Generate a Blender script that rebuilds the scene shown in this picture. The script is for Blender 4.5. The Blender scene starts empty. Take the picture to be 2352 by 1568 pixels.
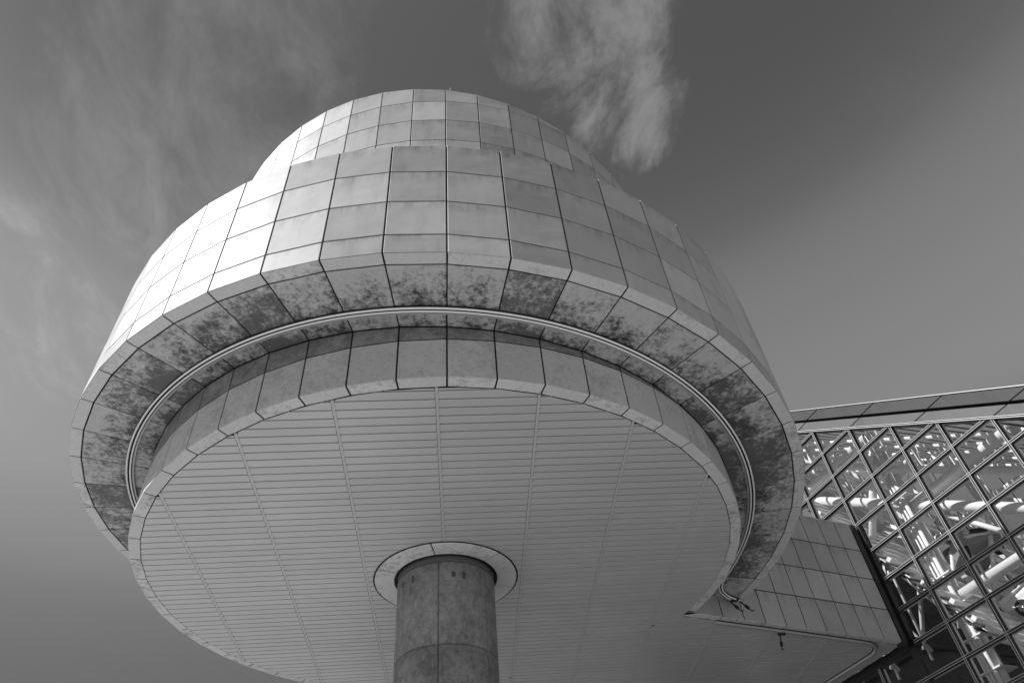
import bpy, bmesh, math, random
from mathutils import Vector, Matrix
random.seed(7)
SC = bpy.context.scene
COL = SC.collection
R = math.radians

# ------------------------------------------------------------------ camera
K = 9.6                      # metres per drum radius
EYE = 1.7                    # eye height over the plaza
PITCH, ROLL, YAW, FPX = R(45.981), R(-5.59), R(7.489), 1683.76 / 2352
def cam_axes():
    cp, sp, cy, sy = math.cos(PITCH), math.sin(PITCH), math.cos(YAW), math.sin(YAW)
    F = Vector((sy*cp, cy*cp, sp)); X = Vector((cy, -sy, 0)); U = X.cross(F)
    cr, sr = math.cos(ROLL), math.sin(ROLL)
    return cr*X + sr*U, -sr*X + cr*U, F
CX, CU, CF = cam_axes()
cam = bpy.data.cameras.new('camera'); cam_o = bpy.data.objects.new('camera', cam); COL.objects.link(cam_o)
cam.sensor_fit = 'HORIZONTAL'; cam.sensor_width = 36; cam.lens = 36 * FPX
cam.clip_start = .1; cam.clip_end = 20000
m = Matrix((CX, CU, -CF)).transposed().to_4x4(); m.translation = Vector((0, 0, EYE))
cam_o.matrix_world = m
SC.camera = cam_o

# ------------------------------------------------------------------ sky and sun
SUN_TH, SUN_EL = R(-77), R(42)       # azimuth seen from the drum axis (0 = towards the camera), height
sun_dir = Vector((math.sin(SUN_TH)*math.cos(SUN_EL), -math.cos(SUN_TH)*math.cos(SUN_EL), math.sin(SUN_EL)))
world = bpy.data.worlds.new('World'); SC.world = world; world.use_nodes = True
nt = world.node_tree; nt.nodes.clear()
def N(nt, t, **kw):
    n = nt.nodes.new(t)
    for k, v in kw.items():
        if k in n.inputs.keys(): n.inputs[k].default_value = v
        else: setattr(n, k, v)
    return n
def math_node(nt, op, a, b=None, c=None, clamp=False):
    n = nt.nodes.new('ShaderNodeMath'); n.operation = op; n.use_clamp = clamp
    for i, v in enumerate((a, b, c)):
        if v is None: continue
        if isinstance(v, (int, float)): n.inputs[i].default_value = v
        else: nt.links.new(v, n.inputs[i])
    return n.outputs[0]
def maprange(nt, v, a, b, c, d, smooth=True):
    n = nt.nodes.new('ShaderNodeMapRange'); n.interpolation_type = 'SMOOTHSTEP' if smooth else 'LINEAR'
    nt.links.new(v, n.inputs[0])
    for i, x in enumerate((a, b, c, d)): n.inputs[i+1].default_value = x
    return n.outputs[0]
def noise(nt, vec, scale, detail=4, rough=.55, dist=0):
    n = N(nt, 'ShaderNodeTexNoise'); n.inputs['Scale'].default_value = scale; n.inputs['Detail'].default_value = detail
    n.inputs['Roughness'].default_value = rough; n.inputs['Distortion'].default_value = dist
    nt.links.new(vec, n.inputs['Vector']); return n.outputs['Fac']

sky = N(nt, 'ShaderNodeTexSky', sky_type='NISHITA', sun_disc=False)
sky.sun_elevation = SUN_EL
sky.sun_rotation = math.atan2(sun_dir.x, sun_dir.y)
sky.air_density = 1.0; sky.dust_density = .15; sky.ozone_density = 1.0
sep = N(nt, 'ShaderNodeSeparateColor'); nt.links.new(sky.outputs[0], sep.inputs[0])
grey = math_node(nt, 'ADD', math_node(nt, 'MULTIPLY', sep.outputs[0], .85), math_node(nt, 'MULTIPLY', sep.outputs[1], .15))
geo = N(nt, 'ShaderNodeTexCoord'); sx = N(nt, 'ShaderNodeSeparateXYZ'); nt.links.new(geo.outputs['Generated'], sx.inputs[0])
zc = math_node(nt, 'MAXIMUM', sx.outputs[2], .08)
qx = math_node(nt, 'DIVIDE', sx.outputs[0], zc); qy = math_node(nt, 'DIVIDE', sx.outputs[1], zc)
qv = N(nt, 'ShaderNodeCombineXYZ'); nt.links.new(qx, qv.inputs[0]); nt.links.new(qy, qv.inputs[1])
Qv = qv.outputs[0]
wm = N(nt, 'ShaderNodeMapping'); wm.inputs['Rotation'].default_value = (0, 0, R(25)); wm.inputs['Scale'].default_value = (1.0, .55, 1); nt.links.new(Qv, wm.inputs[0])
wisp = noise(nt, wm.outputs[0], 8.0, 14, .68, .45)
broad = noise(nt, Qv, 1.6, 6, .55, .5)
def blob(cx, cy, rx, ry, rot):
    mp = N(nt, 'ShaderNodeMapping', vector_type='TEXTURE')
    mp.inputs['Location'].default_value = (cx, cy, 0); mp.inputs['Rotation'].default_value = (0, 0, rot); mp.inputs['Scale'].default_value = (rx, ry, 1)
    nt.links.new(Qv, mp.inputs[0])
    ln = N(nt, 'ShaderNodeVectorMath', operation='LENGTH'); nt.links.new(mp.outputs[0], ln.inputs[0])
    return maprange(nt, ln.outputs['Value'], .25, 1.0, 1, 0)
def eroded(mask, lo, hi, top):      # noise eats into the soft edge of the mask
    return maprange(nt, math_node(nt, 'ADD', wisp, math_node(nt, 'MULTIPLY', math_node(nt, 'SUBTRACT', mask, 1), .42)), lo, hi, 0, top)
c1 = eroded(math_node(nt, 'MAXIMUM', blob(.19, .36, .22, .26, R(-8)), blob(.255, .47, .14, .22, R(-14))), .33, .62, .85)
c2 = eroded(math_node(nt, 'MAXIMUM', blob(-.36, .52, .34, .55, R(32)), math_node(nt, 'MULTIPLY', blob(-.70, .85, .45, .65, R(35)), .62)), .26, .80, .62)
c3 = math_node(nt, 'MULTIPLY', maprange(nt, broad, .50, .75, 0, .5), maprange(nt, wisp, .3, .7, .2, 1))
cl = math_node(nt, 'ADD', math_node(nt, 'ADD', c1, c2), math_node(nt, 'MULTIPLY', c3, .10), clamp=True)
cloud_l = 2.1
mixv = math_node(nt, 'ADD', math_node(nt, 'MULTIPLY', grey, math_node(nt, 'SUBTRACT', 1, math_node(nt, 'MULTIPLY', cl, .6))),
                 math_node(nt, 'MULTIPLY', cl, cloud_l))
prof = N(nt, 'ShaderNodeFloatCurve'); cv = prof.mapping.curves[0]
for x, y in ((.2, .22), (.36, .32), (.50, .66), (.60, .86), (.69, .84), (.78, .55), (.88, .43)): cv.points.new(x, y)
cv.points[0].location = (0, .36); cv.points[-1].location = (1, .5); prof.mapping.update()
nt.links.new(sx.outputs[2], prof.inputs['Value'])
mixv = math_node(nt, 'MULTIPLY', mixv, prof.outputs[0])
bg = N(nt, 'ShaderNodeBackground', Strength=.096); nt.links.new(mixv, bg.inputs[0])
out = N(nt, 'ShaderNodeOutputWorld'); nt.links.new(bg.outputs[0], out.inputs[0])

sun = bpy.data.lights.new('sun', 'SUN'); sun.energy = 2.0; sun.angle = R(.5); sun.color = (1, 1, 1)
sun_o = bpy.data.objects.new('sun', sun); COL.objects.link(sun_o)
sun_o.rotation_euler = sun_dir.to_track_quat('Z', 'Y').to_euler(); sun_o.location = (-60, -20, 60)
SC.view_settings.view_transform = 'Standard'; SC.view_settings.look = 'None'
SC.view_settings.exposure = 1.5; SC.view_settings.gamma = 1.0
SC.view_settings.use_curve_mapping = False
SC.cycles.max_bounces = 8; SC.cycles.transparent_max_bounces = 16; SC.cycles.use_denoising = True

# ------------------------------------------------------------------ materials
def new_mat(name):
    m = bpy.data.materials.new(name); m.use_nodes = True
    return m, m.node_tree, m.node_tree.nodes['Principled BSDF']
def g3(v): return (v, v, v, 1)
def plain(name, v, rough=.6, metal=0):
    m, nt, b = new_mat(name); b.inputs['Base Color'].default_value = g3(v)
    b.inputs['Roughness'].default_value = rough; b.inputs['Metallic'].default_value = metal
    return m
def set_grey(nt, b, val):
    c = N(nt, 'ShaderNodeCombineColor')
    for i in range(3): nt.links.new(val, c.inputs[i])
    nt.links.new(c.outputs[0], b.inputs['Base Color'])
def coords(nt):
    g = N(nt, 'ShaderNodeNewGeometry'); oi = N(nt, 'ShaderNodeObjectInfo')
    sc = N(nt, 'ShaderNodeVectorMath', operation='SCALE'); sc.inputs[3].default_value = 37.0
    cb = N(nt, 'ShaderNodeCombineXYZ'); nt.links.new(oi.outputs['Random'], cb.inputs[0]); nt.links.new(oi.outputs['Random'], cb.inputs[2])
    nt.links.new(cb.outputs[0], sc.inputs[0])
    ad = N(nt, 'ShaderNodeVectorMath', operation='ADD'); nt.links.new(g.outputs['Position'], ad.inputs[0]); nt.links.new(sc.outputs[0], ad.inputs[1])
    return ad.outputs[0], g.outputs['Position'], oi.outputs['Random']
def stretch(nt, v, s):
    mp = N(nt, 'ShaderNodeMapping'); mp.inputs['Scale'].default_value = s; nt.links.new(v, mp.inputs[0]); return mp.outputs[0]
def bump(nt, b, h, strength, dist):
    n = N(nt, 'ShaderNodeBump'); n.inputs['Strength'].default_value = strength; n.inputs['Distance'].default_value = dist
    nt.links.new(h, n.inputs['Height']); nt.links.new(n.outputs[0], b.inputs['Normal'])

def metal_panel(name, base, var, streak, rough, metal, oil):
    m, nt, b = new_mat(name); v, pos, rnd = coords(nt)
    a = noise(nt, v, .55, 5, .6)
    s = noise(nt, stretch(nt, v, (1.6, 1.6, .22)), 1.3, 6, .65)
    f = noise(nt, v, 9, 3, .6)
    val = math_node(nt, 'ADD', base, math_node(nt, 'MULTIPLY', math_node(nt, 'SUBTRACT', rnd, .5), var))
    val = math_node(nt, 'SUBTRACT', val, math_node(nt, 'MULTIPLY', maprange(nt, s, .5, .78, 0, 1), streak))
    val = math_node(nt, 'ADD', val, math_node(nt, 'MULTIPLY', math_node(nt, 'SUBTRACT', a, .5), base*.44))
    val = math_node(nt, 'ADD', val, math_node(nt, 'MULTIPLY', math_node(nt, 'SUBTRACT', f, .5), base*.1))
    tc = N(nt, 'ShaderNodeTexCoord'); sp = N(nt, 'ShaderNodeSeparateXYZ'); nt.links.new(tc.outputs['Generated'], sp.inputs[0])
    st = noise(nt, stretch(nt, v, (2.2, 2.2, .5)), 2.0, 6, .7)
    run = math_node(nt, 'MULTIPLY', maprange(nt, sp.outputs[2], .55, 1.0, 0, 1), maprange(nt, st, .42, .66, 0, 1))
    val = math_node(nt, 'SUBTRACT', val, math_node(nt, 'MULTIPLY', run, base*.30))
    set_grey(nt, b, val)
    b.inputs['Metallic'].default_value = metal; b.inputs['Specular IOR Level'].default_value = .35
    r = math_node(nt, 'ADD', rough - .06, math_node(nt, 'MULTIPLY', a, .14)); nt.links.new(r, b.inputs['Roughness'])
    wv = noise(nt, stretch(nt, v, (1, 1, 1.9)), .9, 2, .5)
    bump(nt, b, wv, 1.0, oil)
    return m
M_PANEL = metal_panel('aluminium_panel', .42, .17, .09, .55, .10, .026)
M_FASCIA = metal_panel('shaded_fascia', .055, .012, .015, .6, 0, .006)  # shade put into the base colour, since the sun reaches the fascia
M_FASCIA2 = metal_panel('shaded_fascia_light', .13, .02, .02, .6, 0, .006)  # lower band, paler, with shade in its base colour too
M_WING = metal_panel('aluminium_wing', .47, .08, .10, .36, .35, .012)

def stained(name, base, dark, lo, hi, dots, radial=False):
    m, nt, b = new_mat(name); v, pos, rnd = coords(nt)
    a = noise(nt, v, 1.6, 12, .76, .15)
    c = noise(nt, v, 9, 8, .78, .1)
    k = math_node(nt, 'ADD', math_node(nt, 'MULTIPLY', a, .55), math_node(nt, 'MULTIPLY', c, .45))
    k = math_node(nt, 'ADD', k, math_node(nt, 'MULTIPLY', math_node(nt, 'SUBTRACT', rnd, .5), .11))
    if radial:   # grime gathers towards the inner edges of the two soffit zones
        ps = N(nt, 'ShaderNodeSeparateXYZ'); nt.links.new(pos, ps.inputs[0])
        yy = math_node(nt, 'SUBTRACT', ps.outputs[1], 1.8627*K)
        rr = math_node(nt, 'SQRT', math_node(nt, 'ADD', math_node(nt, 'POWER', ps.outputs[0], 2), math_node(nt, 'POWER', yy, 2)))
        t1 = maprange(nt, rr, .857*K, .97*K, .5, -.5, False); t2 = maprange(nt, rr, .8035*K, .857*K, .5, -.5, False)
        sel = math_node(nt, 'GREATER_THAN', rr, .857*K)
        tt = math_node(nt, 'ADD', math_node(nt, 'MULTIPLY', sel, t1), math_node(nt, 'MULTIPLY', math_node(nt, 'SUBTRACT', 1, sel), t2))
        k = math_node(nt, 'ADD', k, math_node(nt, 'MULTIPLY', tt, .10))
    k = maprange(nt, k, lo, hi, 0, 1)
    d = maprange(nt, noise(nt, v, 24, 2, .5), .68, .74, 0, dots)
    f = noise(nt, v, 13, 5, .65)
    val = math_node(nt, 'SUBTRACT', base, math_node(nt, 'MULTIPLY', k, base - dark))
    val = math_node(nt, 'SUBTRACT', val, math_node(nt, 'MULTIPLY', d, base*.7))
    val = math_node(nt, 'ADD', val, math_node(nt, 'MULTIPLY', math_node(nt, 'SUBTRACT', rnd, .5), .11))
    val = math_node(nt, 'MULTIPLY', val, math_node(nt, 'ADD', .8, math_node(nt, 'MULTIPLY', f, .4)))
    set_grey(nt, b, math_node(nt, 'MAXIMUM', val, .03))
    b.inputs['Roughness'].default_value = .55; b.inputs['Metallic'].default_value = .1
    return m
M_SOFFIT = stained('stained_soffit', .58, .08, .41, .58, .6, True)
M_BASE = stained('speckled_base_panel', .52, .32, .46, .66, .9)
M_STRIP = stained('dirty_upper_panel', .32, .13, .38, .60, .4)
M_LIP = stained('edge_panel', .70, .26, .50, .68, .35)
M_BACK = plain('joint_black', .006, .9)
M_RAIL = plain('white_rail', .95, .3)
M_RAILD = plain('rail_groove', .01, .8)
M_GREYMETAL = plain('grey_rail_flange', .45, .45, .3)
M_BLACK = plain('black_steel', .012, .5)
M_STEEL = plain('white_painted_steel', .78, .38)
M_MULL = plain('dark_mullion', .018, .5)
M_CAP = plain('bright_mullion_cap', .6, .35, .3)
M_FRAME = plain('grey_inner_frame', .6, .45)
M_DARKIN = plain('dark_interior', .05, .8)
M_SLAT = plain('grey_slat', .6, .55)
M_ROOFP = plain('grey_roof_panel', .5, .6)

m, nt, b = new_mat('ceiling_board'); v, pos, rnd = coords(nt)
a = noise(nt, pos, .35, 4, .6); f = noise(nt, v, 30, 2, .5)
val = math_node(nt, 'ADD', .62, math_node(nt, 'MULTIPLY', math_node(nt, 'SUBTRACT', a, .5), .16))
val = math_node(nt, 'ADD', val, math_node(nt, 'MULTIPLY', math_node(nt, 'SUBTRACT', rnd, .5), .035))
val = math_node(nt, 'ADD', val, math_node(nt, 'MULTIPLY', math_node(nt, 'SUBTRACT', f, .5), .05))
set_grey(nt, b, val); b.inputs['Roughness'].default_value = .36; b.inputs['Metallic'].default_value = .2
M_BOARD = m

m, nt, b = new_mat('concrete'); v, pos, rnd = coords(nt)
a = noise(nt, pos, 1.6, 10, .72, .1); c = noise(nt, stretch(nt, pos, (1, 1, .6)), 9, 10, .78); d = noise(nt, pos, 26, 3, .5); e = noise(nt, pos, 60, 2, .5)
val = math_node(nt, 'ADD', .09, math_node(nt, 'MULTIPLY', maprange(nt, math_node(nt, 'ADD', math_node(nt, 'MULTIPLY', a, .5), math_node(nt, 'MULTIPLY', c, .5)), .30, .70, 0, 1), .26))
val = math_node(nt, 'MULTIPLY', val, maprange(nt, d, .66, .72, 1, .35))
val = math_node(nt, 'MULTIPLY', val, math_node(nt, 'ADD', .82, math_node(nt, 'MULTIPLY', e, .36)))
set_grey(nt, b, val); b.inputs['Roughness'].default_value = .8
bump(nt, b, math_node(nt, 'ADD', c, d), .5, .02)
M_CONC = m
M_CONCD = plain('dark_concrete_patch', .07, .9)

m, nt, b = new_mat('plaza_paving'); v, pos, rnd = coords(nt)
a = noise(nt, pos, .25, 6, .6)
br = N(nt, 'ShaderNodeTexBrick'); br.inputs['Scale'].default_value = .5; br.inputs['Mortar Size'].default_value = .008
br.inputs['Color1'].default_value = g3(.40); br.inputs['Color2'].default_value = g3(.34); br.inputs['Mortar'].default_value = g3(.15); br.offset = 0
nt.links.new(pos, br.inputs['Vector'])
mu = math_node(nt, 'MULTIPLY', br.outputs['Color'], math_node(nt, 'ADD', .75, math_node(nt, 'MULTIPLY', a, .5)))
set_grey(nt, b, mu); b.inputs['Roughness'].default_value = .8
M_PLAZA = m

m = bpy.data.materials.new('window_glass'); m.use_nodes = True; nt = m.node_tree; nt.nodes.clear()
tr = N(nt, 'ShaderNodeBsdfTransparent'); tr.inputs[0].default_value = g3(.94)
gl = N(nt, 'ShaderNodeBsdfGlossy'); gl.inputs['Roughness'].default_value = .0; gl.inputs[0].default_value = g3(.95)
fr = N(nt, 'ShaderNodeFresnel'); gg = N(nt, 'ShaderNodeNewGeometry')
nt.links.new(math_node(nt, 'ADD', 1.65, math_node(nt, 'MULTIPLY', gg.outputs['Backfacing'], 1/1.65 - 1.65)), fr.inputs['IOR'])   # thin sheet: same from both sides
mx = N(nt, 'ShaderNodeMixShader')
nt.links.new(fr.outputs[0], mx.inputs[0]); nt.links.new(tr.outputs[0], mx.inputs[1]); nt.links.new(gl.outputs[0], mx.inputs[2])
o = N(nt, 'ShaderNodeOutputMaterial'); nt.links.new(mx.outputs[0], o.inputs[0])
M_GLASS = m

# ------------------------------------------------------------------ mesh helpers
def link(name, me, mat=None, parent=None, loc=(0, 0, 0), rz=0):
    o = bpy.data.objects.new(name, me); COL.objects.link(o)
    if mat and me and not me.materials: me.materials.append(mat)
    o.parent = parent; o.location = loc; o.rotation_euler = (0, 0, rz)
    return o
def tag(o, label, cat, group=None):
    o['label'] = label; o['category'] = cat
    if group: o['group'] = group
    return o
def empty(name, loc=(0, 0, 0), rz=0):
    o = bpy.data.objects.new(name, None); COL.objects.link(o); o.location = loc; o.rotation_euler = (0, 0, rz); return o
def mesh(name, V, F, smooth=False):
    me = bpy.data.meshes.new(name); me.from_pydata([tuple(v) for v in V], [], F); me.update()
    if smooth:
        for p in me.polygons: p.use_smooth = True
    return me
def inset(poly, d):
    """inset of a flat convex polygon (3-D points, counter-clockwise from outside) by d"""
    n = (poly[1]-poly[0]).cross(poly[2]-poly[1]).normalized(); k = len(poly); out = []
    for i in range(k):
        p, a, c = poly[i], poly[i-1], poly[(i+1) % k]
        e1 = (p-a).normalized(); e2 = (c-p).normalized()
        n1 = n.cross(e1); n2 = n.cross(e2); den = 1 + n1.dot(n2)
        out.append(p + (n1+n2) * (d/max(den, .15)))
    return out, n
def slab(name, poly, gap, th, bev=.006, proud=0):
    """panel with bevelled edges, face on the polygon plane, thickness th behind it"""
    poly = [Vector(p) for p in poly]
    q, n = inset(poly, gap/2); f, _ = inset(poly, gap/2 + bev); k = len(poly)
    V = [p + n*proud for p in f] + [p + n*(proud-bev) for p in q] + [p + n*(proud-th) for p in q]
    F = [tuple(range(k))]
    for i in range(k):
        j = (i+1) % k
        F.append((i, k+i, k+j, j)); F.append((k+i, 2*k+i, 2*k+j, k+j))
    F.append(tuple(reversed(range(2*k, 3*k))))
    return mesh(name, V, F)
def box_between(V, F, a, b, wid, dep, side, up):
    """prism from a to b, width along 'side', depth along 'up' (both unit)"""
    i = len(V)
    for p in (a, b):
        for s, t in ((-.5, 0), (.5, 0), (.5, 1), (-.5, 1)): V.append(p + side*(s*wid) + up*(t*dep))
    F += [(i, i+1, i+2, i+3), (i+7, i+6, i+5, i+4), (i, i+4, i+5, i+1), (i+1, i+5, i+6, i+2), (i+2, i+6, i+7, i+3), (i+3, i+7, i+4, i)]
def tube_mesh(name, pts, r, seg=14, closed=False):
    V = []; F = []; n = len(pts); pts = [Vector(p) for p in pts]
    prev = None
    for i, p in enumerate(pts):
        t = (pts[min(i+1, n-1)] - pts[max(i-1, 0)]).normalized()
        ref = Vector((0, 0, 1)) if abs(t.z) < .95 else Vector((1, 0, 0))
        if prev is None: a = t.cross(ref).normalized()
        else: a = (prev - t*prev.dot(t)).normalized()
        prev = a; bb = t.cross(a)
        rr = r[i] if isinstance(r, (list, tuple)) else r
        for j in range(seg):
            w = 2*math.pi*j/seg; V.append(p + (a*math.cos(w) + bb*math.sin(w))*rr)
    for i in range(n-1):
        for j in range(seg):
            k = (j+1) % seg; F.append((i*seg+j, i*seg+k, (i+1)*seg+k, (i+1)*seg+j))
    F.append(tuple(reversed(range(seg)))); F.append(tuple(range((n-1)*seg, n*seg)))
    me = mesh(name, V, F, True); return me
def clip_poly(P, f):
    """keep the side where f(p) >= 0; f linear"""
    out = []
    for i in range(len(P)):
        a, c = P[i], P[(i+1) % len(P)]; fa, fc = f(a), f(c)
        if fa >= 0: out.append(a)
        if (fa < 0) != (fc < 0): out.append(a + (c-a)*(fa/(fa-fc)))
    return out
def area(P):
    return sum(((P[i]-P[0]).cross(P[i+1]-P[0])).length for i in range(1, len(P)-1))/2 if len(P) > 2 else 0

# ------------------------------------------------------------------ ground
G = 4000
me = mesh('plaza', [(-G, -G, 0), (G, -G, 0), (G, G, 0), (-G, G, 0)], [(0, 1, 2, 3)])
g_o = link('plaza_ground', me, M_PLAZA); g_o['kind'] = 'structure'

V = [(3.5, 14, .004), (60, 14, .004), (60, 80, .004), (-4, 80, .004), (-4, 27, .004)]
f_o = link('added_bounce_absorber', mesh('bounce_absorber', V, [(0, 1, 2, 3, 4)]), plain('absorber_dark', .05, .5)); f_o['kind'] = 'structure'  # added dark sheet out of view, cuts ground bounce onto the ceiling

# ------------------------------------------------------------------ rotunda
AY = 1.8627
DTH, TH0 = R(7.2), R(.226)
RA, RA1, RB, RBM, RC = 1.0, .970, .8035, .7738, .8092
ZB0, ZB2 = 1.0049, 1.1149
HEL = -.0452
ZA = [1.1512, 1.2117, 1.3308, 1.4498, 1.5662]
def zw(z): return z*K + EYE
def P(th, r, z): return Vector((r*K*math.sin(th), -r*K*math.cos(th), zw(z)))
AXIS = (0, AY*K, 0)
rot = empty('rotunda_building', AXIS)
tag(rot, 'round aluminium-panelled rotunda with a spiral ramp wrapped around its drum', 'building')
GAP = .036
KA = range(-27, 16)          # ramp facets
# dark shell behind the panels of the ramp
V = []; F = []
ks = list(KA) + [KA[-1]+1]
for i, k in enumerate(ks):
    th = TH0 + k*DTH; dz = HEL*th
    prof = ((RB-.02, ZA[0]+dz+.0024), (RA-.0022, ZA[0]+dz+.0024), (RA-.0022, ZA[4]+dz-.003), (RA-.030, ZA[4]+dz-.003), (RA-.030, ZA[3]+dz+.02), (RB-.02, ZA[3]+dz+.02))
    V += [P(th, r, z) for r, z in prof]
    if i:
        for j in range(6):
            a = (i-1)*6; q = (j+1) % 6; F.append((a+j, a+6+j, a+6+q, a+q))
ramp = link('ramp_shell', mesh('ramp_shell', V, F), M_BACK, rot)
z0 = Vector((0, 0, 0))
rowm = []
for r in range(4):
    poly = [P(0, RA, ZA[r]), P(DTH, RA, ZA[r]+HEL*DTH), P(DTH, RA, ZA[r+1]+HEL*DTH), P(0, RA, ZA[r+1])]
    rowm.append(slab('ramp_wall_panel', poly, GAP, .02))
lipm = slab('ramp_edge_panel', [P(0, RA1, ZA[0]), P(DTH, RA1, ZA[0]+HEL*DTH), P(DTH, RA, ZA[0]+HEL*DTH), P(0, RA, ZA[0])], GAP, .02)
# soffit panels hang 2 mm above the edge strip
sofm = slab('soffit_panel', [P(0, RB, ZA[0]), P(DTH, RB, ZA[0]+HEL*DTH), P(DTH, RA1, ZA[0]+HEL*DTH), P(0, RA1, ZA[0])], GAP*.8, .018, proud=-.004)
for k in KA:
    th = TH0 + k*DTH; dz = HEL*th*K
    for r in range(4): link('ramp_wall_panel', rowm[r], M_PANEL, ramp, (0, 0, dz), th)
    link('ramp_edge_panel', lipm, M_LIP, ramp, (0, 0, dz), th)
    link('soffit_panel', sofm, M_SOFFIT, ramp, (0, 0, dz), th)

# base drum under the ramp
V = []; F = []
for i in range(51):
    th = TH0 + (i-25)*DTH
    for r, z in ((RBM-.01, ZB0+.0024), (RB-.0022, ZB0+.0024), (RB-.0022, 1.40)): V.append(P(th, r, z))
    if i:
        a = (i-1)*3
        for j in range(2): F.append((a+j, a+3+j, a+4+j, a+1+j))
base = link('base_shell', mesh('base_shell', V, F), M_BACK, rot)
KB = range(-24, 15)
for k in KB:
    t0, t1 = TH0 + k*DTH, TH0 + (k+1)*DTH
    top0, top1 = 1.1519 + HEL*t0, 1.1519 + HEL*t1
    def under(p):   # below the ramp soffit, along the facet chord
        a = P(t0, RB, top0); c = P(t1, RB, top1); d = (c-a); h = Vector((d.x, d.y, 0)); s = (p-a).dot(h)/h.length_squared
        return a.z + d.z*s - p.z
    lo = clip_poly([P(t0, RB, ZB0), P(t1, RB, ZB0), P(t1, RB, ZB2), P(t0, RB, ZB2)], under)
    hi = clip_poly([P(t0, RB, ZB2), P(t1, RB, ZB2), P(t1, RB, 1.4), P(t0, RB, 1.4)], under)
    link('base_wall_panel', slab('base_wall_panel', lo, GAP, .02), M_BASE, base)
    if area(hi) > .03: link('base_upper_panel', slab('base_upper_panel', hi, GAP, .02), M_STRIP, base)
    link('base_edge_panel', slab('base_edge_panel', [P(t0, RBM, ZB0), P(t1, RBM, ZB0), P(t1, RB, ZB0), P(t0, RB, ZB0)], GAP, .02), M_LIP, base)
    
# upper drum with its slanting top
ZC = [1.583, 1.7043, 1.8256, 1.9469, 2.0676, 2.1903, 2.3130, 2.4357]
def ztop(x, y): return zw(2.0904 - .1342*x/K - .2236*y/K)
def topf(p): return ztop(p.x, p.y) - p.z
V = []; F = []
for i in range(51):
    th = TH0 + (i-25)*DTH
    a = P(th, RC-.0022, 1.40); c = P(th, RC-.0022, 2); c.z = ztop(c.x, c.y) - .03
    V += [a, c]
    if i: F.append((2*i-2, 2*i, 2*i+1, 2*i-1))
V.append(Vector((0, 0, ztop(0, 0)-.03))); ci = len(V)-1
for i in range(50): F.append((2*i+1, 2*i+3, ci))
drum = link('drum_shell', mesh('drum_shell', V, F), M_BACK, rot)
for k in range(-17, 18):
    t0, t1 = TH0 + k*DTH, TH0 + (k+1)*DTH
    for r in range(7):
        q = clip_poly([P(t0, RC, ZC[r]), P(t1, RC, ZC[r]), P(t1, RC, ZC[r+1]), P(t0, RC, ZC[r+1])], topf)
        if len(q) > 2 and area(q) > .05: link('drum_wall_panel', slab('drum_wall_panel', q, GAP*.85, .02), M_PANEL, drum)
for th, h in ((R(1.3), .5), (R(38.5), .42)):
    a = P(th, RC-.012, 2); a.z = ztop(a.x, a.y)-.05
    link('lightning_rod', tube_mesh('lightning_rod', [a, a+Vector((0, 0, h*.6)), a+Vector((.01, 0, h))], [.016, .014, .006], 8), M_GREYMETAL, drum)

# ------------------------------------------------------------------ wing (straight wall running into the glass hall)
def U3(x, y, z): return Vector((x*K, (y-AY)*K, zw(z)))       # drum-local
W0 = Vector((.95625, .29254, 0)); N0 = Vector((.29254, -.95625, 0))
TIP = Vector((.71841, 2.13378, 0))
WP1 = TIP + W0*.1409 + N0*.0223; WP2 = TIP + W0*.8935 - N0*.0008
WD = (WP2-WP1).normalized(); WN = Vector((WD.y, -WD.x, 0))
def WP(s, z, off=0):                                            # point of the wing wall, s from TIP's foot
    p = WP1 + WD*(s-.141) + WN*off; return U3(p.x, p.y, z)
WROW = [ZB0, 1.1185, 1.2335, 1.350, 1.466]
WJ = [.0] + [.1409 + .0820*i for i in range(9)] + [.875]
V = []; F = []
sh = [WP(-.02, ZB0+.0024, -.0022), WP(.888, ZB0+.0024, -.0022), WP(.888, 1.463, -.0022), WP(-.02, 1.463, -.0022)]
bk = [p - WN*(.75*K) for p in sh]
wing = link('wing_shell', mesh('wing_shell', sh+bk, [(0, 1, 2, 3), (3, 2, 6, 7), (1, 5, 6, 2), (0, 3, 7, 4), (4, 7, 6, 5)]), M_BACK, rot)
for r in range(4):
    for i in range(len(WJ)-1):
        if r > 0 and WJ[i+1] < .2: continue
        link('wing_wall_panel', slab('wing_wall_panel', [WP(WJ[i], WROW[r]), WP(WJ[i+1], WROW[r]), WP(WJ[i+1], WROW[r+1]), WP(WJ[i], WROW[r+1])], GAP*.9, .02), M_WING, wing)
LW = .0266
for i in range(len(WJ)-1):
    a, c = WJ[i], WJ[i+1]; a2, c2 = a, c
    if i == 0: a, a2 = .052, .0
    link('wing_edge_panel', slab('wing_edge_panel', [WP(a2, ZB0, -LW), WP(c, ZB0, -LW), WP(c, ZB0), WP(a, ZB0)], GAP*.8, .018), M_LIP, wing)
V = []; F = []
me = mesh('wing_corner_cover', [], [])
V = []; F = []
box_between(V, F, WP(.886, ZB0-.012, .004), WP(.886, 1.462, .004), .022*K, .03*K, WD, -WN)
link('wing_corner_cover', mesh('wing_corner_cover', V, F), M_BLACK, wing)

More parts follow.
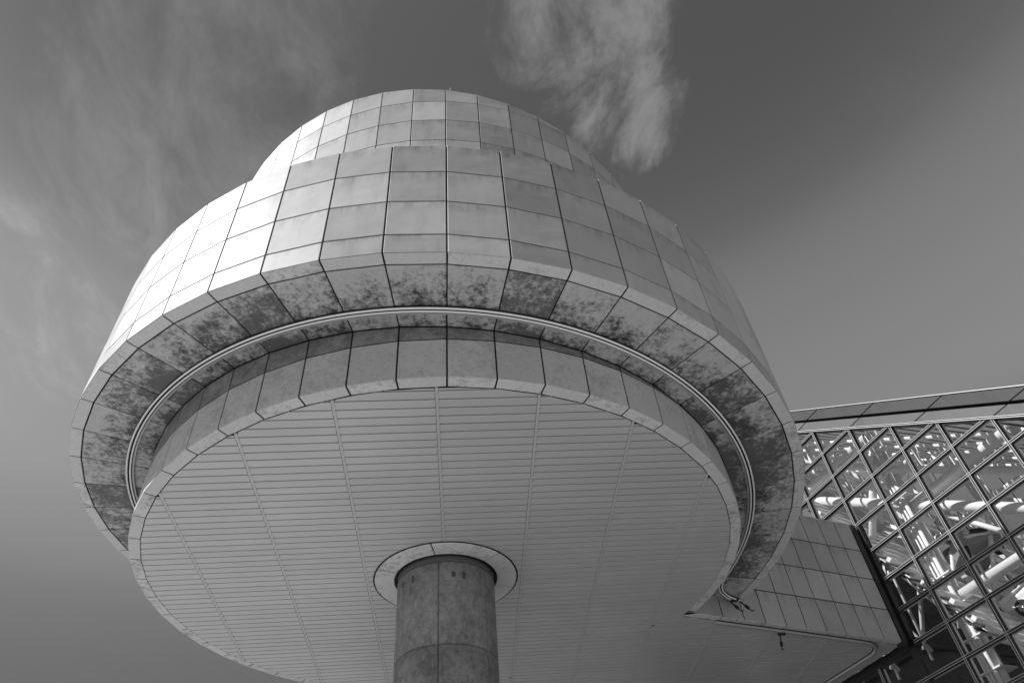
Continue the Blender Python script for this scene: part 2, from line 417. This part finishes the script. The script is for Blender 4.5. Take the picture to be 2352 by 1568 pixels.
# ------------------------------------------------------------------ board ceiling under drum and wing
ZD = 1.0045
deck = link('ceiling_deck', None, None, rot) if False else None
BA = R(-1.3)
bx = Vector((math.cos(BA), math.sin(BA), 0)); by = Vector((-math.sin(BA), math.cos(BA), 0))
def seam_x(m_, y): return -.0115 + .2103*m_ + .0215*(y-1.4)
BP = .02611
poly_disc = [Vector((RBM*math.sin(TH0+k*DTH), AY - RBM*math.cos(TH0+k*DTH), 0)) for k in range(50)]
tip_i = WP(.0, 0, -LW)/K; tip_i = Vector((tip_i.x, tip_i.y+AY, 0))
gl_c = WP(.889, 0, -LW)/K; gl_c = Vector((gl_c.x, gl_c.y+AY, 0))
chord_e = Vector((RBM*math.sin(R(172)), AY - RBM*math.cos(R(172)), 0))
wing_quad = [tip_i, gl_c, gl_c - N0*.75, chord_e]
LD = (chord_e - tip_i).normalized(); LN = Vector((LD.y, -LD.x, 0))   # right of the chord
disc_k = [k for k in range(-26, 16)]
# outline of the whole ceiling: arc of the disc from the far side round to the tip, then the wing edge
outline_arc = [Vector((RBM*math.sin(TH0+k*DTH), AY - RBM*math.cos(TH0+k*DTH), 0)) for k in range(-27, 16)]
def dl(p, z): return U3(p.x, p.y, z)
V = [dl(p, ZD+.008) for p in poly_disc] + [dl(p, ZD+.0085) for p in wing_quad]
deck = link('ceiling_deck', mesh('ceiling_deck', V, [tuple(range(50)), (50, 51, 52, 53)]), M_BACK, rot)
boards = []
def clip_convex(Pn, C):
    """clip polygon Pn by convex polygon C (2-D, counter-clockwise)"""
    for i in range(len(C)):
        a, c = C[i], C[(i+1) % len(C)]; e = c-a
        Pn = clip_poly(Pn, lambda p: e.x*(p.y-a.y) - e.y*(p.x-a.x))
        if len(Pn) < 3: return []
    return Pn
def dif_x(y): return 0
for row in range(0, 74):
    ya = 1.0988 + (row-1)*BP; yb = ya + BP
    for m_ in range(-5, 8):
        xa, xb = seam_x(m_, ya) + .0036, seam_x(m_+1, ya) - .0036
        def bpnt(x, y): return Vector((x, y + (x+.0)*math.tan(BA), 0))
        q = [bpnt(xa, ya), bpnt(xb, ya), bpnt(xb, yb), bpnt(xa, yb)]
        whole = clip_convex(q, poly_disc)
        if len(whole) > 2:
            far = clip_poly(whole, lambda p: -(p-tip_i).dot(LN))             # left of the chord: all of it
            near = clip_poly(whole, lambda p: (p-tip_i).dot(LN))
            near = clip_poly(near, lambda p: (p-tip_i).dot(WN)) if len(near) > 2 else []   # right: only the viewer's side of the wing
            for c in (near, far):
                if len(c) > 2: boards.append((c, ya, yb))
        w2 = clip_convex(q, wing_quad)
        if len(w2) > 2: boards.append((w2, ya, yb))
def board_mesh(q, ya, yb):
    """slightly cambered sheet-metal board: five strips across, with turned-up edges"""
    V = []; F = []
    prof = ((.062, .0035), (.0621, .0002), (.30, -.0001), (.70, -.0001), (.9379, .0002), (.938, .0035))
    def cut(t):
        y = ya + (yb-ya)*t
        xs = []
        for i in range(len(q)):
            a, c = q[i], q[(i+1) % len(q)]
            fa = a.y - a.x*math.tan(BA) - y; fc = c.y - c.x*math.tan(BA) - y
            if abs(fa-fc) < 1e-9: 
                if abs(fa) < 1e-9: xs += [a.x, c.x]
                continue
            if (fa <= 0) != (fc <= 0): xs.append(a.x + (c.x-a.x)*fa/(fa-fc))
        if len(xs) < 2: return None
        return min(xs), max(xs), y
    rows = []
    for t, dz in prof:
        c = cut(t)
        if c: rows.append((c, dz))
    if len(rows) < 2: return None
    for (x0, x1, y), dz in rows:
        for x in (x0, x1): V.append(dl(Vector((x, y + x*math.tan(BA), 0)), ZD + dz))
    for i in range(len(rows)-1): F.append((2*i, 2*i+2, 2*i+3, 2*i+1))
    return mesh('ceiling_board', V, F)
boards = [(q, a, c, area(q)) for q, a, c in boards]
camp = Vector((0, 0, 0))
def weight(t):
    c = sum(t[0], Vector((0, 0, 0)))/len(t[0]); vis = 1 if c.y < 2.55 else .2
    return -t[3]*vis/(c.length_squared + 1)
boards.sort(key=weight)
rest = []
cnt = 0
for q, a, c, ar in boards:
    if ar < .000002: continue
    me = board_mesh(q, a, c)
    if me is None: continue
    if cnt < 300: link('ceiling_board', me, M_BOARD, deck); cnt += 1
    else: rest.append(me)
bm = bmesh.new()
for me in rest: bm.from_mesh(me); bpy.data.meshes.remove(me)
me = bpy.data.meshes.new('ceiling_boards_beyond'); bm.to_mesh(me); bm.free()
o = link('ceiling_boards_beyond', me, M_BOARD, deck); o['kind'] = 'stuff'
M_STRIPC = plain('ceiling_cover_strip', .60, .4, .15)
for m_ in range(-4, 8):
    # cover strips run the full depth of the ceiling between the boards
    pts = []
    y = 1.06
    while y < 2.85:
        x = seam_x(m_, y); c = Vector((x, y, 0)); ind = (c-Vector((0, AY, 0))).length < RBM-.0008
        inw = all(((wing_quad[(i+1) % 4]-wing_quad[i]).x*(c.y-wing_quad[i].y) - (wing_quad[(i+1) % 4]-wing_quad[i]).y*(c.x-wing_quad[i].x)) > 0 for i in range(4))
        if (ind or inw) and (c-Vector((0, AY, 0))).length > .19: pts.append(c)
        elif pts and len(pts) > 1:
            V = []; F = []; box_between(V, F, dl(pts[0], ZD-.0008), dl(pts[-1], ZD-.0008), .0060*K, .004*K, bx, Vector((0, 0, 1)))
            link('cover_strip', mesh('cover_strip', V, F), M_STRIPC, deck); pts = []
        y += .001
    if len(pts) > 1:
        V = []; F = []; box_between(V, F, dl(pts[0], ZD-.0008), dl(pts[-1], ZD-.0008), .0060*K, .004*K, bx, Vector((0, 0, 1)))
        link('cover_strip', mesh('cover_strip', V, F), M_STRIPC, deck)

# ------------------------------------------------------------------ column with collar
colm = empty('concrete_column', AXIS)
tag(colm, 'thick round weathered concrete column holding up the rotunda', 'column')
RCOL = .1308*K
def shaft(name, zlo, zhi, r, jt):
    V = []; F = []; n = 96; groove = [R(-8.4+60*i) % (2*math.pi) for i in range(6)]
    angs = sorted(set([2*math.pi*i/n for i in range(n)] + [x for gq in groove for x in (gq-.014, gq-.0075, gq+.0075, gq+.014)]))
    for zz, dr in ((zlo, -.06), (zlo+.035, -.06), (zlo+.045, 0), (zhi-.012, 0), (zhi, -.012)):
        for a in angs:
            d = min(abs((a-gq+math.pi) % (2*math.pi)-math.pi) for gq in groove)
            rr = r + dr - (.04 if d < .008 else 0)
            V.append(Vector((rr*math.sin(a), -rr*math.cos(a), zz)))
    k = len(angs)
    for i in range(4):
        for j in range(k): F.append((i*k+j, i*k+(j+1) % k, (i+1)*k+(j+1) % k, (i+1)*k+j))
    me = mesh(name, V, F, True); return link(name, me, M_CONC, colm)
zj = [0.0, zw(.118), zw(.335), zw(.551), zw(.768), zw(.984)]
for i in range(5): shaft('shaft_lift', zj[i], zj[i+1], RCOL, None)
link('shaft_neck', tube_mesh('shaft_neck', [(0, 0, zw(.9842)), (0, 0, zw(1.012))], RCOL-.022, 96), plain('dark_neck_concrete', .10, .85), colm)
cj = [R(x) for x in (-11.6, 45.5, 104.5, 164, 224, 291.4, 348.4)]
for a0, a1 in zip(cj[:-1], cj[1:]):
    V = []; F = []; n = 14; ga = .0016*K/(.168*K)
    for i in range(n+1):
        t = a0 + ga + (a1-a0-2*ga)*i/n
        for r, z in ((.1415, 1.010), (.1400, 1.0018), (.1410, 1.0008), (.1915, 1.0008), (.1925, 1.0018), (.1925, 1.006)): V.append(P(t, r, z))
    for i in range(n):
        for j in range(5): F.append((i*6+j, i*6+j+1, i*6+7+j, i*6+6+j))
    F.append(tuple(range(6))); F.append(tuple(reversed(range(n*6, n*6+6))))
    me = mesh('collar_panel', V, F); link('collar_panel', me, M_LIP, colm)
V = []; F = []
for i in range(64):
    t = 2*math.pi*i/64
    for r in (.130, .197): V.append(P(t, r, 1.0030))
for i in range(64): a = 2*i; c = (2*i+2) % 128; F.append((a, a+1, c+1, c))
link('collar_backing', mesh('collar_backing', V, F), M_BACK, colm)
for th, z, wd, hg in ((-59, .957, 3.4, .016), (-41, .954, 3.6, .021), (8.5, .949, 4.6, .015), (20.3, .949, 4.6, .021)):
    V = []; F = []; n = 10; r = .1308 + .0004
    for i in range(n):
        a = 2*math.pi*i/n; sq = lambda v: math.copysign(abs(v)**.45, v)
        V.append(P(R(th + wd/2*sq(math.cos(a))*random.uniform(.85, 1.1)), r, z + hg/2*sq(math.sin(a))*random.uniform(.85, 1.1)))
    F.append(tuple(range(n)))
    V2 = [v - Vector((math.sin(R(th)), -math.cos(R(th)), 0))*.02 for v in V]
    V += V2; F += [(i, n+i, n+(i+1) % n, (i+1) % n) for i in range(n)]
    link('patched_hole', mesh('patched_hole', V, F), M_CONCD, colm)

# ------------------------------------------------------------------ rails under the soffits
def sweep(name, pts, prof, mat, parent):
    """prof: list of (side, down) offsets in metres, open strip closed round"""
    V = []; F = []; n = len(pts); k = len(prof)
    for i, p in enumerate(pts):
        t = pts[min(i+1, n-1)] - pts[max(i-1, 0)]; t.normalize(); sd = Vector((t.y, -t.x, 0)).normalized()
        for s, d in prof: V.append(p + sd*s - Vector((0, 0, 1))*d)
    for i in range(n-1):
        for j in range(k): q = (j+1) % k; F.append((i*k+j, i*k+q, (i+1)*k+q, (i+1)*k+j))
    F.append(tuple(range(k))); F.append(tuple(reversed(range((n-1)*k, n*k))))
    return link(name, mesh(name, V, F), mat, parent)
def rail(root, pts):
    c8 = [( .022*math.cos(2*math.pi*i/8), .022*math.sin(2*math.pi*i/8)) for i in range(8)]
    sweep('rail_tube', pts, [(-.042 + a, .058 + d) for a, d in c8], M_RAIL, root)
    sweep('rail_tube', pts, [(.042 + a, .058 + d) for a, d in c8], M_RAIL, root)
    sweep('rail_groove', pts, [(-.065, .0), (.065, .0), (.065, .03), (-.065, .03)], M_RAILD, root)
    sweep('rail_flange', pts, [(-.125, .002), (-.085, .002), (-.085, .055), (-.125, .055)], M_GREYMETAL, root)
r1 = empty('curved_rail', AXIS)
tag(r1, 'double white rail curving round beneath the stained ramp soffit', 'rail')
pts = []
for i in range(-96, 68):
    th = R(i*1.5); pts.append(P(th, .857, ZA[0] + HEL*th - .001))
for th, r in ((101.6, .860), (102.8, .864), (103.9, .871), (104.9, .881), (105.7, .894), (106.4, .909), (107.0, .926), (107.4, .944), (107.7, .962), (107.85, .978)):
    pts.append(P(R(th), r, ZA[0] + HEL*R(th) - .001))
rail(r1, pts)
r2 = empty('wing_rail', AXIS)
tag(r2, 'grey rail along the wing ceiling edge bending back beside the glass', 'rail')
WQ = []
for s, u in ((.128, -.007), (.424, -.0165), (.72, -.0275), (.755, -.032), (.785, -.043), (.806, -.058), (.822, -.080), (.829, -.105), (.829, -.20), (.826, -.42)):
    p = TIP + W0*s + N0*u; WQ.append(U3(p.x, p.y, ZD - .001))
fine = []
for a, c in zip(WQ[:-1], WQ[1:]):
    for i in range(3): fine.append(a.lerp(c, i/3))
fine.append(WQ[-1])
sweep('rail_body', fine, [(-.06, 0), (.06, 0), (.06, .05), (.045, .075), (-.045, .075), (-.06, .05)], M_GREYMETAL, r2)
sweep('rail_shadow_gap', fine, [(-.085, -.004), (.085, -.004), (.085, .012), (-.085, .012)], M_RAILD, r2)

# ------------------------------------------------------------------ small black lamps on the rails
def spot(name, label, p, dirs, ln):
    root = empty(name, p); tag(root, label, 'lamp', None)
    V = []; F = []; box_between(V, F, Vector((-.12, 0, -.02)), Vector((.12, 0, -.02)), .07, -.06, Vector((0, 1, 0)), Vector((0, 0, 1)))
    link('mounting_box', mesh('mounting_box', V, F), M_BLACK, root)
    for dx, d in dirs:
        a = Vector((dx, 0, -.08)); d = Vector(d).normalized()
        link('arm', tube_mesh('arm', [a, a+d*ln*.45], .022, 8), M_BLACK, root)
        link('lamp_head', tube_mesh('lamp_head', [a+d*ln*.42, a+d*ln*.47, a+d*ln*.72, a+d*ln*.76], [.02, .05, .05, .02], 10), M_BLACK, root)
        link('lamp_stem', tube_mesh('lamp_stem', [a+d*ln*.74, a+d*ln, a+d*ln+Vector((.07, 0, .03))], .018, 8), M_BLACK, root)
    return root
def ax(v): return v + Vector(AXIS)
s1 = spot('rail_lamp', 'black two-armed lamp at the end of the curved white rail', ax(P(R(107.6), .955, ZA[0]+HEL*R(107.6)-.004)), ((-.14, (.35, -.55, -1)), (.16, (.45, -.5, -1))), .52)
pq = TIP + W0*.385 - N0*.020
s2 = spot('ceiling_lamp', 'single black lamp hanging below the straight wing rail', ax(U3(pq.x, pq.y, ZD-.006)), ((-.06, (-.15, .1, -1)),), .45)

# ------------------------------------------------------------------ glass hall
GW = W0; GU = N0                                    # into the hall; along the glass towards the viewer
CORN = Vector((1.5935, 2.4058, 0))
hall_loc = Vector((CORN.x*K, CORN.y*K, 0))
hall = empty('glass_hall', hall_loc)
tag(hall, 'tall glass hall with a grid of mullions and a sloping metal fascia', 'building')
def H(u, z, s=0): return GU*(u*K) + GW*(s*K) + Vector((0, 0, zw(z)))
BAY, ROW = .1712, .1163
def zt(u): return 1.937 - .707*u
def rowz(j): return 1.0 + ROW*j
UP = Vector((0, 0, 1))
uks = list(range(-5, 7))
def in_wing(u, z): return u < -.01 and 1.0 < z < 1.462
def mullion(kind, a, b, side, thick=False):
    """dark bar with two bright outer fins; a,b on the glass plane"""
    V = []; F = []; wd = .09 if not thick else .26
    box_between(V, F, a - GW*.06, b - GW*.06, wd, .13 if not thick else .22, side, GW)
    o = link(kind, mesh(kind, V, F), M_MULL, hall)
    if not thick:
        for off in (-.034, .034):
            V = []; F = []; box_between(V, F, a + side*off - GW*.085, b + side*off - GW*.085, .013, .03, side, GW)
            link('cap_fin', mesh('cap_fin', V, F), M_CAP, o)
    V = []; F = []; box_between(V, F, a + GW*.10, b + GW*.10, .07, .10, side, GW)
    link('inner_frame', mesh('inner_frame', V, F), M_FRAME, o)
    return o
for k in uks:
    u = k*BAY; top = zt(u)
    if k < 0:
        mullion('vertical_mullion', H(u, 1.466), H(u, top), GU)
        mullion('vertical_mullion', H(u, .0-EYE/K), H(u, .985), GU)
    elif k == 0:
        mullion('vertical_mullion', H(u, 1.462), H(u, top), GU)
        mullion('corner_post', H(u, .70), H(u, 1.462), GU, True)
    else:
        mullion('vertical_mullion', H(u, 0-EYE/K), H(u, top), GU)
for j in range(-8, 19):
    z = rowz(j); umax = (1.937 - z)/.707; umax = min(umax, uks[-1]*BAY)
    umin = uks[0]*BAY
    if 0 <= j <= 3:
        if j == 0: mullion('base_beam', H(umin, z), H(.03, z), UP, True)
        umin = .02
    if umax - umin < .02: continue
    # one bar per bay
    e = [umin] + [k*BAY for k in uks if umin + .01 < k*BAY < umax - .01] + [umax]
    for a, c in zip(e[:-1], e[1:]): mullion('horizontal_mullion', H(a, z), H(c, z), UP)
for k in uks[:-1]:
    u0, u1 = k*BAY, (k+1)*BAY
    for j in range(-4, 18):
        z0_, z1_ = rowz(j), rowz(j+1)
        if k < 0 and 0 <= j <= 3: continue
        q = clip_poly([H(u0, z0_), H(u1, z0_), H(u1, z1_), H(u0, z1_)], lambda p: zw(zt(p.dot(GU)/K)) - p.z)
        if len(q) < 3: continue
        c = sum(q, Vector((0, 0, 0)))/len(q)
        # panes lie very slightly out of true, as set glass does
        tl = Vector((random.uniform(-1, 1)*.004, random.uniform(-1, 1)*.004))
        qq = [c + (p-c)*.985 + GW*((p-c).dot(GU)*tl.x + (p-c).z*tl.y) for p in q]
        n = len(qq)
        V = qq + [p + GW*.012 for p in qq]
        F = [tuple(range(n))]
        link('pane', mesh('pane', V[:n], F), M_GLASS, hall)
# sloping top frame and the two fascia bands, joints running level
SL = Vector((0, 0, 1))
sd = (GU*1 + Vector((0, 0, -.707))).normalized(); su = GW.cross(sd).normalized()
if su.z < 0: su = -su
V = []; F = []; box_between(V, F, H(-1.0, zt(-1.0)+.002) - GW*.10, H(1.1, zt(1.1)+.002) - GW*.10, .10, .26, su, GW)
top_o = link('top_frame', mesh('top_frame', V, F), M_MULL, hall)
for off in (-.03, .03):
    V = []; F = []; box_between(V, F, H(-1.0, zt(-1.0)+.002) - GW*.13 + su*off, H(1.1, zt(1.1)+.002) - GW*.13 + su*off, .022, .03, su, GW)
    link('cap_fin', mesh('cap_fin', V, F), M_CAP, top_o)
V = [H(-1.0, zt(-1)+.004, .002), H(1.1, zt(1.1)+.004, .002), H(1.1, zt(1.1)+.113, .002), H(-1, zt(-1)+.113, .002)]
V += [p + GW*.6 for p in V]
fas = link('fascia_backing', mesh('fascia_backing', V, [(0, 1, 2, 3), (3, 2, 6, 7), (0, 4, 5, 1), (4, 7, 6, 5)]), M_BACK, hall)
def band(lo, hi, out, phase, name, mat, step=.1797):
    zz = [1.4555 + step*i + phase for i in range(-8, 10)]
    for a, c in zip(zz[:-1], zz[1:]):
        # parallelogram with level ends
        def uu(z, o): return (1.937 + o - z)/.707
        q = [H(uu(a, lo), a, -out), H(uu(a, hi), a, -out), H(uu(c, hi), c, -out), H(uu(c, lo), c, -out)]
        link(name, slab(name, q, .03, .06, .008), mat, fas)
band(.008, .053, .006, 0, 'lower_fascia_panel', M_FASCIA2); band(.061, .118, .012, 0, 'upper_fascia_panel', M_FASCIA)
V = []; F = []; box_between(V, F, H(-1.0, zt(-1.0)+.1195, -.016), H(1.1, zt(1.1)+.1195, -.016), .03, .5, su, GW)
link('coping', mesh('coping', V, F), M_GREYMETAL, fas)

# roof of the hall seen from below: rafters running inwards, grey panels with glazed gaps between
def HR(u, s, dz=0): return H(u, zt(u) + .045 + .10*s + dz, s)
V = []; F = []
roofp = None
rw = (HR(0, 1) - HR(0, 0)).normalized()
rn = rw.cross(sd).normalized()
if rn.z < 0: rn = -rn
i = 0; u = -2.6
rroot = None
PITCHU = .088
S1 = 2.6
while u < 1.5:
    V = []; F = []; a, c = HR(u, .03), HR(u, S1)
    box_between(V, F, a, c, .026*K, .05, sd, rn)
    o = link('roof_panel', mesh('roof_panel', V, F), M_ROOFP if i % 3 else M_FRAME, hall)
    V = []; F = []; box_between(V, F, HR(u+.019, .03) - rn*.12, HR(u+.019, S1) - rn*.12, .14, .16, sd, rn)
    link('rafter', mesh('rafter', V, F), M_STEEL, hall)
    V = []; F = []; box_between(V, F, HR(u-.023, .03) - rn*.10, HR(u-.023, S1) - rn*.10, .12, .16, sd, rn)
    link('rafter', mesh('rafter', V, F), M_BLACK, hall)
    u += PITCHU; i += 1
# cross purlins
for s in (.32, .62, .95, 1.3, 1.7, 2.1):
    link('purlin', tube_mesh('purlin', [HR(-2.6, s) - rn*.45, HR(1.5, s) - rn*.45], .09, 10), M_STEEL, hall)

# steel tube frame behind the glass
SF = .30
def tube(a, b, r, s=SF, name='steel_tube'):
    lim = lambda p: (min(p[0], (1.98 + .1*s - p[1])/.707 - .06), p[1])
    a, b = lim(a), lim(b)
    link(name, tube_mesh(name, [H(a[0], a[1], s), H(b[0], b[1], s)], r, 20), M_STEEL, hall)
UC = .042
tube((-1.2, 1.962), (UC, 1.962), .21); tube((UC, 1.575), (1.3, 1.575), .21); tube((UC, 1.19), (1.6, 1.19), .21)
tube((-1.2, 2.70), (1.5, .68), .14); tube((-.46, 1.935), (1.0, .93), .20)
tube((-.245, 1.50), (.035, 1.935), .15); tube((-.9, 1.98), (-.42, 1.55), .14)
tube((.60, 1.57), (.95, 1.16), .14); tube((.05, 1.58), (.42, 1.19), .10, SF+.03)
# column bundle
link('tube_column', tube_mesh('tube_column', [H(UC, -EYE/K, SF), H(UC, 1.99, SF)], .21, 24), M_STEEL, hall)
for du, ds, r in ((-.030, -.022, .075), (.010, -.034, .085), (-.012, -.03, .05)):
    link('column_rib', tube_mesh('column_rib', [H(UC+du, -EYE/K, SF+ds), H(UC+du, 1.95, SF+ds)], r, 14), M_STEEL, hall)
zc_ = .45
while zc_ < 1.95:
    V = []; F = []; box_between(V, F, H(UC-.045, zc_, SF-.045), H(UC+.045, zc_, SF-.045), .05, .8, UP, GW)
    link('column_plate', mesh('column_plate', V, F), M_STEEL, hall); zc_ += ROW
# second, deeper frame
for (a, b, r, s) in (((-1.5, 2.05), (1.4, 2.05), .14, .75), ((-1.5, 1.66), (1.4, 1.66), .14, .75), ((.1, 1.27), (1.4, 1.27), .12, .75),
                     ((-.62, 1.5), (-.62, 2.3), .16, .75), ((.10, 1.1), (.10, 2.0), .14, .75), ((-.62, 2.05), (.10, 1.27), .10, .75), ((.10, 1.66), (.9, 1.0), .10, .75)):
    tube(a, b, r, s)
# lighter web of struts behind the main frame
for i in range(9):
    ua = -.78 + i*.2
    for zb in (1.19, 1.575, 1.962):
        if zb + .385 > zt(ua) + .05: continue
        tube((ua, zb), (ua + .2, zb + .385), .09, .52, 'web_strut')
        tube((ua + .2, zb), (ua, zb + .385), .08, .56, 'web_strut')
    tube((ua, 1.15), (ua, min(zt(ua), 2.25)), .06, .54, 'web_strut')

# slatted inner slope of the tent, far behind the tube frame
ha = R(25.5); HD = Vector((math.cos(ha), math.sin(ha), 0)); HP = Vector((-math.sin(ha), math.cos(ha), 0))
LV = (HP*math.cos(R(58)) + UP*math.sin(R(58))).normalized(); LNn = HD.cross(LV).normalized()
if LNn.dot(HP) > 0: LNn = -LNn
Q0 = H(-.40, 1.72, .85)
v = -1.15; row = 0
while v < 1.35:
    for dv, wd, dep, off, mt in ((.0, .030, .05, .0, M_SLAT), (.0235, .012, .10, -.12, M_BLACK), (.0385, .018, .16, .10, M_STEEL)):  # black strip stands in for shadow, white one for bright sky between slats
        c0 = Q0 + LV*((v+dv)*K) + LNn*off
        zmax = (c0.z - EYE)/K
        # clip the run to the inside of the hall
        sc_ = c0.dot(GW)/K
        t0 = (.16 - sc_)/HD.dot(GW); t1 = 2.6
        jit = random.uniform(-.02, .02)
        V = []; F = []
        box_between(V, F, c0 + HD*((max(t0, -1.6)+jit)*K), c0 + HD*(t1*K), wd*K, dep, LV, LNn)
        link('louvre_strip', mesh('louvre_strip', V, F), mt, hall)
    v += .058; row += 1
for t in (-.35, .25, .85, 1.5):
    a_, b_ = Q0 + HD*(t*K) + LV*(-1.1*K) + LNn*.35, Q0 + HD*(t*K) + LV*(1.3*K) + LNn*.35
    V = []; F = []; box_between(V, F, a_, b_, .16, .22, HD, LNn)
    link('louvre_post', mesh('louvre_post', V, F), M_ROOFP, hall)
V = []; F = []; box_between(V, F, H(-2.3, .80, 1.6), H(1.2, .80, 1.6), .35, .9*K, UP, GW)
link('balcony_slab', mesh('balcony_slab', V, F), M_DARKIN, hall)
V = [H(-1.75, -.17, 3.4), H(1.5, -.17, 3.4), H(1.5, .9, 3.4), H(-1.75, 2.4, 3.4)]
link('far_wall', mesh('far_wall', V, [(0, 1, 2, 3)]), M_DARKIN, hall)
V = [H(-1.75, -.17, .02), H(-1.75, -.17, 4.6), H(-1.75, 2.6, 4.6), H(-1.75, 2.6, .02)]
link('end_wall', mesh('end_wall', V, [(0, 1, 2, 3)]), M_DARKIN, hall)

# ------------------------------------------------------------------ small cars hung in the hall
M_CARB = plain('car_paint_grey', .30, .35); M_CARW = plain('car_paint_white', .75, .35); M_TYRE = plain('tyre_rubber', .012, .8); M_CHROME = plain('chrome', .8, .12, 1.0); M_CARG = plain('car_glass', .02, .05)
def car(label, loc, rot, paint):
    root = empty('hanging_car', loc); root.rotation_euler = rot; tag(root, label, 'car', 'small cars hung inside the glass hall')
    L, Wd = 3.5, 1.5
    prof = [(-1.70, .42), (-1.74, .62), (-1.66, .82), (-1.0, .92), (-.82, .95), (-.45, 1.36), (.72, 1.40), (1.05, 1.0), (1.12, .95), (1.66, .88), (1.74, .62), (1.70, .42), (1.52, .36), (1.44, .36), (-1.44, .36), (-1.52, .36)]
    n = len(prof); V = []; F = []
    def half(x, z):
        t = .75 if z < .9 else .75 - (z-.9)*.36
        return t - (.10 if abs(x) > 1.68 else 0)
    for sgn in (-1, 1):
        for x, z in prof: V.append(Vector((x, sgn*(half(x, z)-.04), z)))
    for sgn in (-1, 1): pass
    F.append(tuple(range(n))); F.append(tuple(reversed(range(n, 2*n))))
    for i in range(n): j = (i+1) % n; F.append((i, n+i, n+j, j))
    me = mesh('body', V, F); bm = bmesh.new(); bm.from_mesh(me); bmesh.ops.recalc_face_normals(bm, faces=bm.faces)
    bmesh.ops.bevel(bm, geom=list(bm.edges), offset=.035, segments=2, affect='EDGES', profile=.6); bm.to_mesh(me); bm.free()
    body = link('body', me, paint, root)
    for x in (-1.06, 1.0):
        for y in (-.62, .62):
            wv = tube_mesh('wheel', [(x, y-.085, .28), (x, y-.075, .28), (x, y+.075, .28), (x, y+.085, .28)], [.24, .285, .285, .24], 24); wo = link('wheel', wv, M_TYRE, root)
            link('rim', tube_mesh('rim', [(x, y-.09, .28), (x, y+.09, .28)], .16, 18), M_CHROME, wo)
    for y in (-.52, .52):
        h = link('headlight', tube_mesh('headlight', [(-1.60, y, .70), (-1.76, y, .70), (-1.775, y, .70)], [.11, .115, .09], 20), M_CHROME, root)
        link('lens', tube_mesh('lens', [(-1.775, y, .70), (-1.79, y, .70)], [.09, .05], 20), M_STEEL, h)
    for x, sg in ((-1.78, -1), (1.78, 1)):
        V = []; F = []; box_between(V, F, Vector((x, -.74, .45)), Vector((x, .74, .45)), .10, .07*sg, Vector((0, 0, 1)), Vector((1, 0, 0)))
        link('bumper', mesh('bumper', V, F), M_CHROME, root)
    V = []; F = []; box_between(V, F, Vector((-1.755, -.36, .68)), Vector((-1.755, .36, .68)), .16, .03, Vector((0, 0, 1)), Vector((-1, 0, 0)))
    link('grille', mesh('grille', V, F), M_TYRE, root)
    for sg in (-1, 1):
        y = sg*.735
        V = [Vector((-.40, sg*.60, 1.30)), Vector((.66, sg*.595, 1.33)), Vector((.92, sg*.722, .985)), Vector((-.72, sg*.722, .985))]
        link('side_window', mesh('side_window', V, [(0, 1, 2, 3)]), M_CARG, root)
    V = [Vector((-.50, -.56, 1.335)), Vector((-.50, .56, 1.335)), Vector((-.85, .66, .965)), Vector((-.85, -.66, .965))]
    link('windscreen', mesh('windscreen', V, [(0, 1, 2, 3)]), M_CARG, root)
    link('hanging_cable', tube_mesh('hanging_cable', [(-1.0, 0, .9), (-1.0, 0, 5)], .02, 6), M_BLACK, root)
    link('hanging_cable', tube_mesh('hanging_cable', [(1.0, 0, .9), (1.0, 0, 5)], .02, 6), M_BLACK, root)
    return root
ga = math.atan2(GU.y, GU.x)
car('grey small car hanging behind the glass above the thick tube', hall_loc + H(-.02, 1.36, .58), (R(0), R(4), ga + R(150)), M_CARB)
car('white small car with round headlight hanging lower right in the hall', hall_loc + H(.19, 1.12, .62), (R(0), R(-6), ga + R(20)), M_CARW)
bpy.context.view_layer.update()
